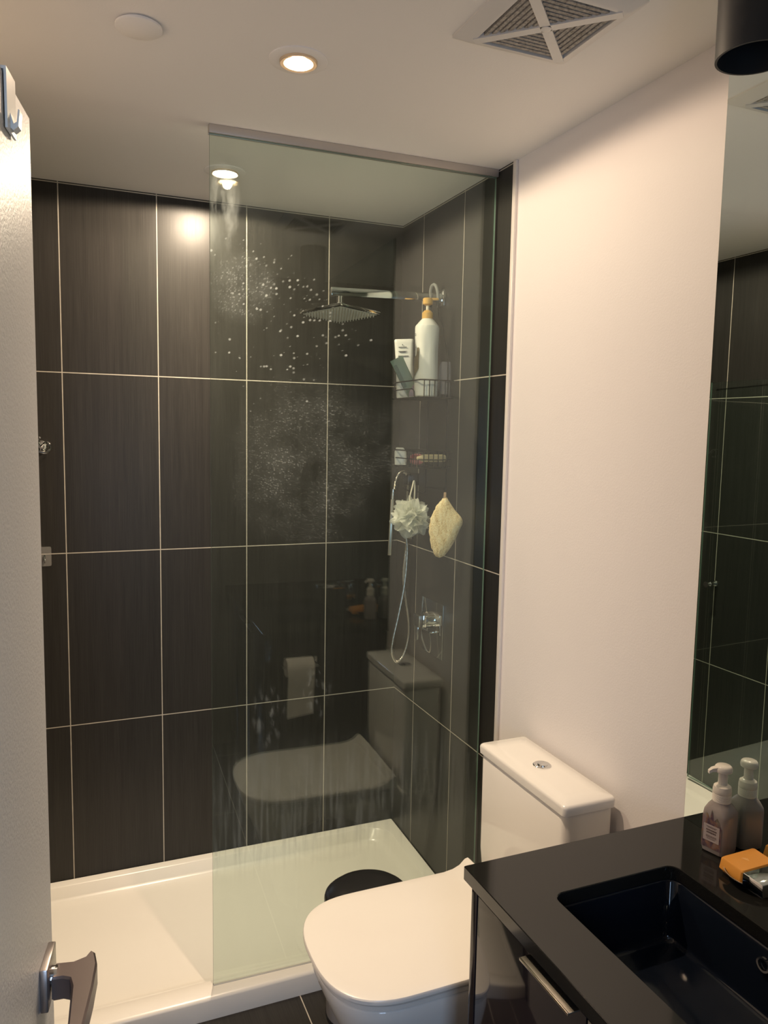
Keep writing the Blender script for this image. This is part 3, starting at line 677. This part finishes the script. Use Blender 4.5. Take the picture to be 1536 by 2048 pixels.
# flared rear edge of the lid
prof = [(-.262, .4565), (-.235, .4600), (-.214, .4680), (-.197, .4830), (-.188, .4850), (-.180, .4780), (-.178, .4450), (-.205, .4400)]
loft(bm, [[(x, -.203, z) for x, z in prof], [(x, -.199, z+.001) for x, z in prof], [(x+.012, -.12, z-.010 if z > .462 else z) for x, z in prof], [(x+.016, 0, z-.016 if z > .465 else z) for x, z in prof], [(x+.012, .12, z-.010 if z > .462 else z) for x, z in prof], [(x, .199, z+.001) for x, z in prof], [(x, .203, z) for x, z in prof]])
link('lid', bm, M_SEAT, to, 32)
for s in (1, -1):
    bm = BM(); lathe(bm, [(.012, .417), (.012, .440)], 20, c=(-.165, s*.075)); link('hinge_post', bm, M_CHROME, to)
t0, t1 = -.979-yc, -1.386-yc
bm = BM(); loft(bm, [rrect(-.150, -.014, t1+.012, t0-.012, .018, .4165), rrect(-.158, -.013, t1+.005, t0-.005, .02, .52), rrect(-.1585, -.012, t1+.004, t0-.004, .02, .790), rrect(-.156, -.014, t1+.006, t0-.006, .018, .794)]); link('tank', bm, M_PORC, to, 50)
bm = BM(); loft(bm, [rrect(-.155, -.013, t1+.006, t0-.006, .016, .7955), rrect(-.1625, -.010, t1, t0, .012, .798), rrect(-.1635, -.0095, t1-.001, t0+.001, .012, .816), rrect(-.162, -.011, t1+.0015, t0-.0015, .012, .821), rrect(-.158, -.014, t1+.006, t0-.006, .010, .8240), rrect(-.12, -.05, t1+.05, t0-.05, .01, .8245)]); link('tank_lid', bm, M_PORC, to, 55)
bm = BM(); lathe(bm, [(.024, .8240), (.024, .8265), (.022, .8280), (.0185, .8275)], c=(-.081, -1.1715-yc)); lathe(bm, [(.0135, .8275), (.0135, .8292), (.012, .8300)], 28, c=(-.079, -1.1715-yc)); link('flush_button', bm, M_CHROME, to)

# pedal bin between toilet and tray
wb = thing('pedal_bin', (-.452, -.860, 0), 'small round bin with a black lid between the toilet and the shower', 'waste bin')
bm = BM(); lathe(bm, [(.098, 0), (.100, .004), (.104, .342), (.1045, .347)], 48, sx=1.14, sy=.99); link('bin_body', bm, mat('pale_bin', (.50, .46, .43), .35), wb)
bm = BM(); lathe(bm, [(.1065, .345), (.108, .348), (.108, .362), (.106, .370), (.102, .3745), (.0985, .3755), (.0965, .3775), (.088, .386), (.060, .394), (.02, .397)], 48, sx=1.14, sy=.99); link('bin_lid', bm, M_BLACK, wb)
bm = BM(); lathe(bm, [(.1005, 0), (.1015, .012), (.1005, .014)], 48, sx=1.14, sy=.99); box(bm, (-.03, -.128, .004), (.03, -.096, .012), .002); link('bin_base', bm, M_BLACK, wb)

# ================================================================== VANITY
CZ = .87
vc = thing('vanity_cabinet', (-.26, -2.1, 0), 'dark glossy vanity cabinet under the black worktop', 'cabinet')
def vr(a): return (a[0]+.26, a[1]+2.1, a[2])
def vbox(name, a, b, m, bev=.001, parent=None):
    bm = BM(); box(bm, vr(a), vr(b), bev); return link(name, bm, m, parent or vc)
vbox('side_panel', (-.530, -1.620, .0), (-.001, -1.600, CZ-.027), M_CAB)
bm = BM(); box(bm, vr((-.505, -2.615, .10)), vr((-.485, -1.621, CZ-.030))); box(bm, vr((-.505, -2.615, .10)), vr((-.001, -1.621, .118))); box(bm, vr((-.505, -2.615, .10)), vr((-.001, -2.597, CZ-.030)))
link('carcass', bm, mat('cabinet_inside', (.008, .007, .007), .5), vc, 0)
vbox('plinth', (-.46, -2.615, 0), (-.445, -1.621, .10), M_CAB)
d1 = vbox('cabinet_door', (-.529, -1.951, .115), (-.510, -1.6235, .826), M_CAB, .0008)
d2 = vbox('cabinet_door', (-.529, -2.28, .115), (-.510, -1.955, .826), M_CAB, .0008)
d3 = vbox('cabinet_door', (-.529, -2.612, .115), (-.510, -2.284, .826), M_CAB, .0008)
for dd, y0_, y1_ in ((d1, -1.938, -1.803), (d2, -2.103, -1.968)):
    bm = BM()
    box(bm, vr((-.553, y0_, .827)), vr((-.512, y1_, .8295)), .0006); box(bm, vr((-.553, y0_, .8245)), vr((-.5505, y1_, .8295)), .0006)
    link('edge_pull', bm, M_CHROME if False else M_STEEL, dd)

# worktop with basin cut-out
wt = BM(); z0, z1 = CZ-.026, CZ; X0, X1, Y0, Y1 = -.543, .005, -2.619, -1.5885; SX0, SX1, SY0, SY1 = -.437, -.157, -2.190, -1.729; b = .0014
loft(wt, [rrect(SX0, SX1, SY0, SY1, .022, z0), rrect(SX0, SX1, SY0, SY1, .022, z1-b), rrect(SX0-b, SX1+b, SY0-b, SY1+b, .0235, z1), rrect(X0+b, X1-b, Y0+b, Y1-b, .003, z1), rrect(X0, X1, Y0, Y1, .003, z1-b), rrect(X0, X1, Y0, Y1, .003, z0)], close=True)
tag(link('worktop', wt, M_STONE), 'polished black stone vanity worktop around the sunken basin', 'worktop')
sk = thing('basin', (0, 0, 0), 'black undermount rectangular basin sunk in the worktop', 'basin')
sk.location = (-.297, -1.96, CZ-.027)
def kr(ring): return [(p[0]+.297, p[1]+1.96, p[2]-(CZ-.027)) for p in ring]
bm = BM(); zt = CZ-.0272
rr_ = [rrect(SX0-.02, SX1+.02, SY0-.02, SY1+.02, .03, zt-.008), rrect(SX0-.02, SX1+.02, SY0-.02, SY1+.02, .03, zt), rrect(SX0-.002, SX1+.002, SY0-.002, SY1+.002, .024, zt), rrect(SX0+.001, SX1-.001, SY0+.001, SY1-.001, .024, zt-.004),
       rrect(SX0+.004, SX1-.003, SY0+.004, SY1-.004, .022, .735), rrect(SX0+.008, SX1-.007, SY0+.008, SY1-.008, .020, .724), rrect(SX0+.016, SX1-.015, SY0+.016, SY1-.016, .016, .7205), rrect(-.33, -.264, -1.99, -1.93, .028, .7150)]
loft(bm, [kr(r_) for r_ in rr_], cap0=False); link('bowl', bm, M_SINK, sk, 50)
bm = BM(); lathe(bm, [(.022, .7155-(CZ-.027)), (.022, .7175-(CZ-.027)), (.017, .7185-(CZ-.027))]); link('drain', bm, M_CHROME, sk)
bm = BM(); R_ = frame_mtx((-.161+.297, -1.948+1.96, .812-(CZ-.027)), (0, 1, 0), (0, 0, 1), (-1, 0, 0))
loft(bm, [ell(0, 0, .013, .013, -.001, 28), ell(0, 0, .013, .013, .003, 28), ell(0, 0, .0095, .0095, .003, 28), ell(0, 0, .0095, .0095, -.001, 28)], close=True, mtx=R_); link('overflow_ring', bm, M_CHROME, sk)

# tap
tp = thing('basin_tap', (-.055, -1.962, CZ), 'chrome basin tap with a flat rectangular spout', 'tap')
bm = BM(); box(bm, (-.022, -.022, 0), (.022, .022, .112), .002); link('body', bm, M_CHROME, tp)
bm = BM(); box(bm, (-.163, -.020, .092), (-.015, .020, .115), .0018); link('spout', bm, M_CHROME, tp)
bm = BM(); box(bm, (-.072, -.013, .124), (.018, .013, .130), .0015, mtx=Matrix.Rotation(math.radians(-22), 4, 'Z')); lathe(bm, [(.012, .111), (.012, .126)], 24); link('lever', bm, M_CHROME, tp)

# mirror
bm = BM(); box(bm, (0, -2.618, CZ+.0005), (.0055, -1.5925, CEIL-.001)); mo = link('wall_mirror', bm, [M_MIRROR, M_MEDGE], None, 0)
for p in mo.data.polygons:
    if p.normal.x > -.5: p.material_index = 1
tag(mo, 'tall frameless mirror on the right wall above the black worktop', 'mirror')

# foaming hand soap
hb = thing('hand_soap_bottle', (-.0345, -1.722, CZ), 'mauve foaming hand soap bottle with floral label, standing against the mirror', 'soap bottle', rotz=math.radians(14))
bm = BM()
def sqr(h, r, z): return rrect(-h, h, -h, h, r, z, 6)
loft(bm, [sqr(.026, .014, 0), sqr(.0305, .014, .003), sqr(.0315, .013, .010), sqr(.0315, .0125, .078), sqr(.0305, .013, .086), sqr(.026, .018, .096), sqr(.0215, .0205, .102), sqr(.0205, .0204, .105)]); link('body', bm, M_BOTTLE, hb, 40)
bm = BM(); prf = [(.0205, .104), (.0212, .106)]
for i in range(7): prf += [(.0212, .107+i*.0022), (.0205, .1081+i*.0022)]
prf += [(.0212, .123), (.0212, .130), (.0195, .136), (.0125, .140)]
lathe(bm, prf, 40); link('collar', bm, M_PUMP, hb)
bm = BM(); lathe(bm, [(.0115, .139), (.0105, .145), (.0105, .160), (.0125, .165)], 28); link('pump_neck', bm, M_PUMP, hb)
bm = BM(); mm = Matrix.Rotation(math.radians(146), 4, 'Z')
lathe(bm, [(.012, .163), (.0195, .166), (.0205, .171), (.0190, .176), (.0160, .1785)], 32)
loft(bm, [[(.014, y, z) for y, z in ((-.008, .167), (.008, .167), (.008, .176), (-.008, .176))], [(.028, y, z) for y, z in ((-.0055, .1665), (.0055, .1665), (.0055, .1735), (-.0055, .1735))], [(.036, y, z) for y, z in ((-.004, .1625), (.004, .1625), (.004, .1685), (-.004, .1685))]], mtx=mm)
link('pump_head', bm, M_PUMP, hb, 50)
def floral():
    m = mat('floral_label', (.3, .2, .2), .35); k = N(m); v, x = k.obj()
    n = k.noise(v, (1, 1, .8), 70, 2); n2 = k.noise(v, (1, 1, 1), 38, 1)
    c = k.ramp(n, [(.36, (.055, .03, .05)), (.47, (.20, .13, .14)), (.55, (.42, .22, .10)), (.66, (.45, .34, .33))])
    c2 = k.ramp(n2, [(.45, (.10, .06, .09)), (.6, (.30, .28, .18))])
    k.l.new(k.mix(.45, c, c2), k.b.inputs['Base Color']); return m
bm = BM()
box(bm, (-.0320, -.022, .012), (-.0316, .027, .060)); 
prism(bm, [(.027, .058), (.027, .076), (.016, .083), (.008, .072), (.004, .092), (-.002, .070), (-.010, .078), (-.018, .068), (-.021, .058)], -.0320, -.0316, 'x')
link('picture_label', bm, floral(), hb, 0)
bm = BM(); box(bm, (-.0325, -.0175, .026), (-.0321, .0225, .060)); link('name_panel', bm, mat('mauve_paper', (.50, .42, .40), .5), hb, 0)
bm = BM()
for z, ln, h in ((.0555, .026, .0009), (.0535, .020, .0009), (.0475, .026, .0030), (.0425, .024, .0030), (.0365, .026, .0012), (.0340, .026, .0012), (.0310, .020, .0009)):
    y = -ln/2
    while y < ln/2:
        wd = random.uniform(.0015, .0045); box(bm, (-.0328, .0025+y, z), (-.0324, .0025+min(y+wd, ln/2), z+h)); y += wd+.0007
link('print', bm, mat('brown_ink', (.16, .11, .10), .6), hb, 0)

hb.scale = (.84, .84, 1.0)
# soap dish, soaps
sd = thing('soap_dish', (-.052, -1.829, CZ), 'dark oval soap dish with a thin silver rim beside the tap', 'soap dish')
bm = BM(); lathe(bm, [(.036, 0), (.040, .001), (.053, .016), (.0545, .0165), (.0525, .0175), (.038, .0045), (.01, .0038)], 48, sx=1.08, sy=.98); link('bowl', bm, mat('dark_blue_glass', (.006, .008, .014), .12), sd)
bm = BM(); loft(bm, [ell(0, 0, .0535*1.08, .0535*.98, .0165, 48), ell(0, 0, .0550*1.08, .0550*.98, .0165, 48), ell(0, 0, .0550*1.08, .0550*.98, .0180, 48), ell(0, 0, .0535*1.08, .0535*.98, .0180, 48)], close=True); link('rim', bm, M_STEEL, sd)
so = thing('orange_soap_bar', (-.055, -1.812, CZ+.0062), 'thick orange soap bar resting in the dark soap dish', 'soap', rotz=math.radians(-4))
bm = BM(); mt = Matrix.Translation((0, 0, .012)) @ Matrix.Rotation(math.radians(-4), 4, 'Y')
loft(bm, [rrect(-.040, .040, -.026, .026, .006, -.010), rrect(-.044, .043, -.030, .029, .006, -.004), rrect(-.040, .040, -.028, .027, .005, .014), rrect(-.0375, .038, -.026, .025, .005, .0165)], mtx=mt); link('bar', bm, M_SOAP, so, 35)
bm = BM()
for q in range(5):
    a = math.radians(60+15*q); tube(bm, [mt @ Vector((-.004+.003*math.cos(a), .002*q-.006, .0163)), mt @ Vector((-.004+.010*math.cos(a), -.004+.008*math.sin(a)+.001*q, .0166))], .0006, 6)
link('stamp', bm, mat('soap_stamp', (.86, .48, .16), .4), so)
sw = thing('cream_soap_sliver', (-.089, -1.858, CZ+.012), 'thin cream soap sliver under the tap side of the orange soap', 'soap', rotz=math.radians(-55))
bm = BM(); loft(bm, [rrect(-.015, .015, -.004, .004, .003, 0), rrect(-.016, .016, -.005, .005, .004, .004), rrect(-.013, .013, -.003, .003, .0025, .0065)]); link('sliver', bm, M_SOAPW, sw)

# toilet paper on the end panel of the vanity, facing the toilet
th = thing('paper_holder', (-.40, -1.600, .735), 'chrome toilet paper holder on the end of the vanity facing the toilet', 'paper holder')
bm = BM(); box(bm, (.066, 0, -.022), (.090, .006, .022), .001); link('wall_plate', bm, M_CHROME, th)
bm = BM(); tube(bm, [(.078, .006, 0), (.078, .060, 0)], .007, 16); tube(bm, [(.078, .060, 0), (-.072, .060, 0)], .0065, 16); link('arm', bm, M_CHROME, th)
rl = thing('toilet_paper_roll', (-.402, -1.540, .735), 'white toilet paper roll with a sheet hanging from its holder', 'toilet paper')
ax = frame_mtx((0, 0, 0), (0, 1, 0), (0, 0, 1), (1, 0, 0))
bm = BM(); loft(bm, [ell(0, 0, .020, .020, -.055), ell(0, 0, .037, .037, -.055), ell(0, 0, .037, .037, .055), ell(0, 0, .020, .020, .055)], close=True, mtx=ax); link('roll', bm, M_PAPER, rl, 50)
bm = BM(); pr_ = [(.030, .0235), (.036, .030)] + [(.052*math.cos(math.radians(q)), .045*math.sin(math.radians(q))) for q in range(75, -1, -10)] + [(.0505, -.03), (.044, -.07), (.036, -.12), (.031, -.17), (.031, -.205)]
a_ = [[(-.055, p[0], p[1]) for k, p in enumerate(pr_)], [(.055, p[0], p[1]+(.014 if k == len(pr_)-1 else 0)) for k, p in enumerate(pr_)]]
vv = [[bm.verts.new(p) for p in r_] for r_ in a_]
for i in range(len(pr_)-1): bm.faces.new((vv[0][i], vv[0][i+1], vv[1][i+1], vv[1][i]))
link('hanging_sheet', bm, M_PAPER, rl, 60)
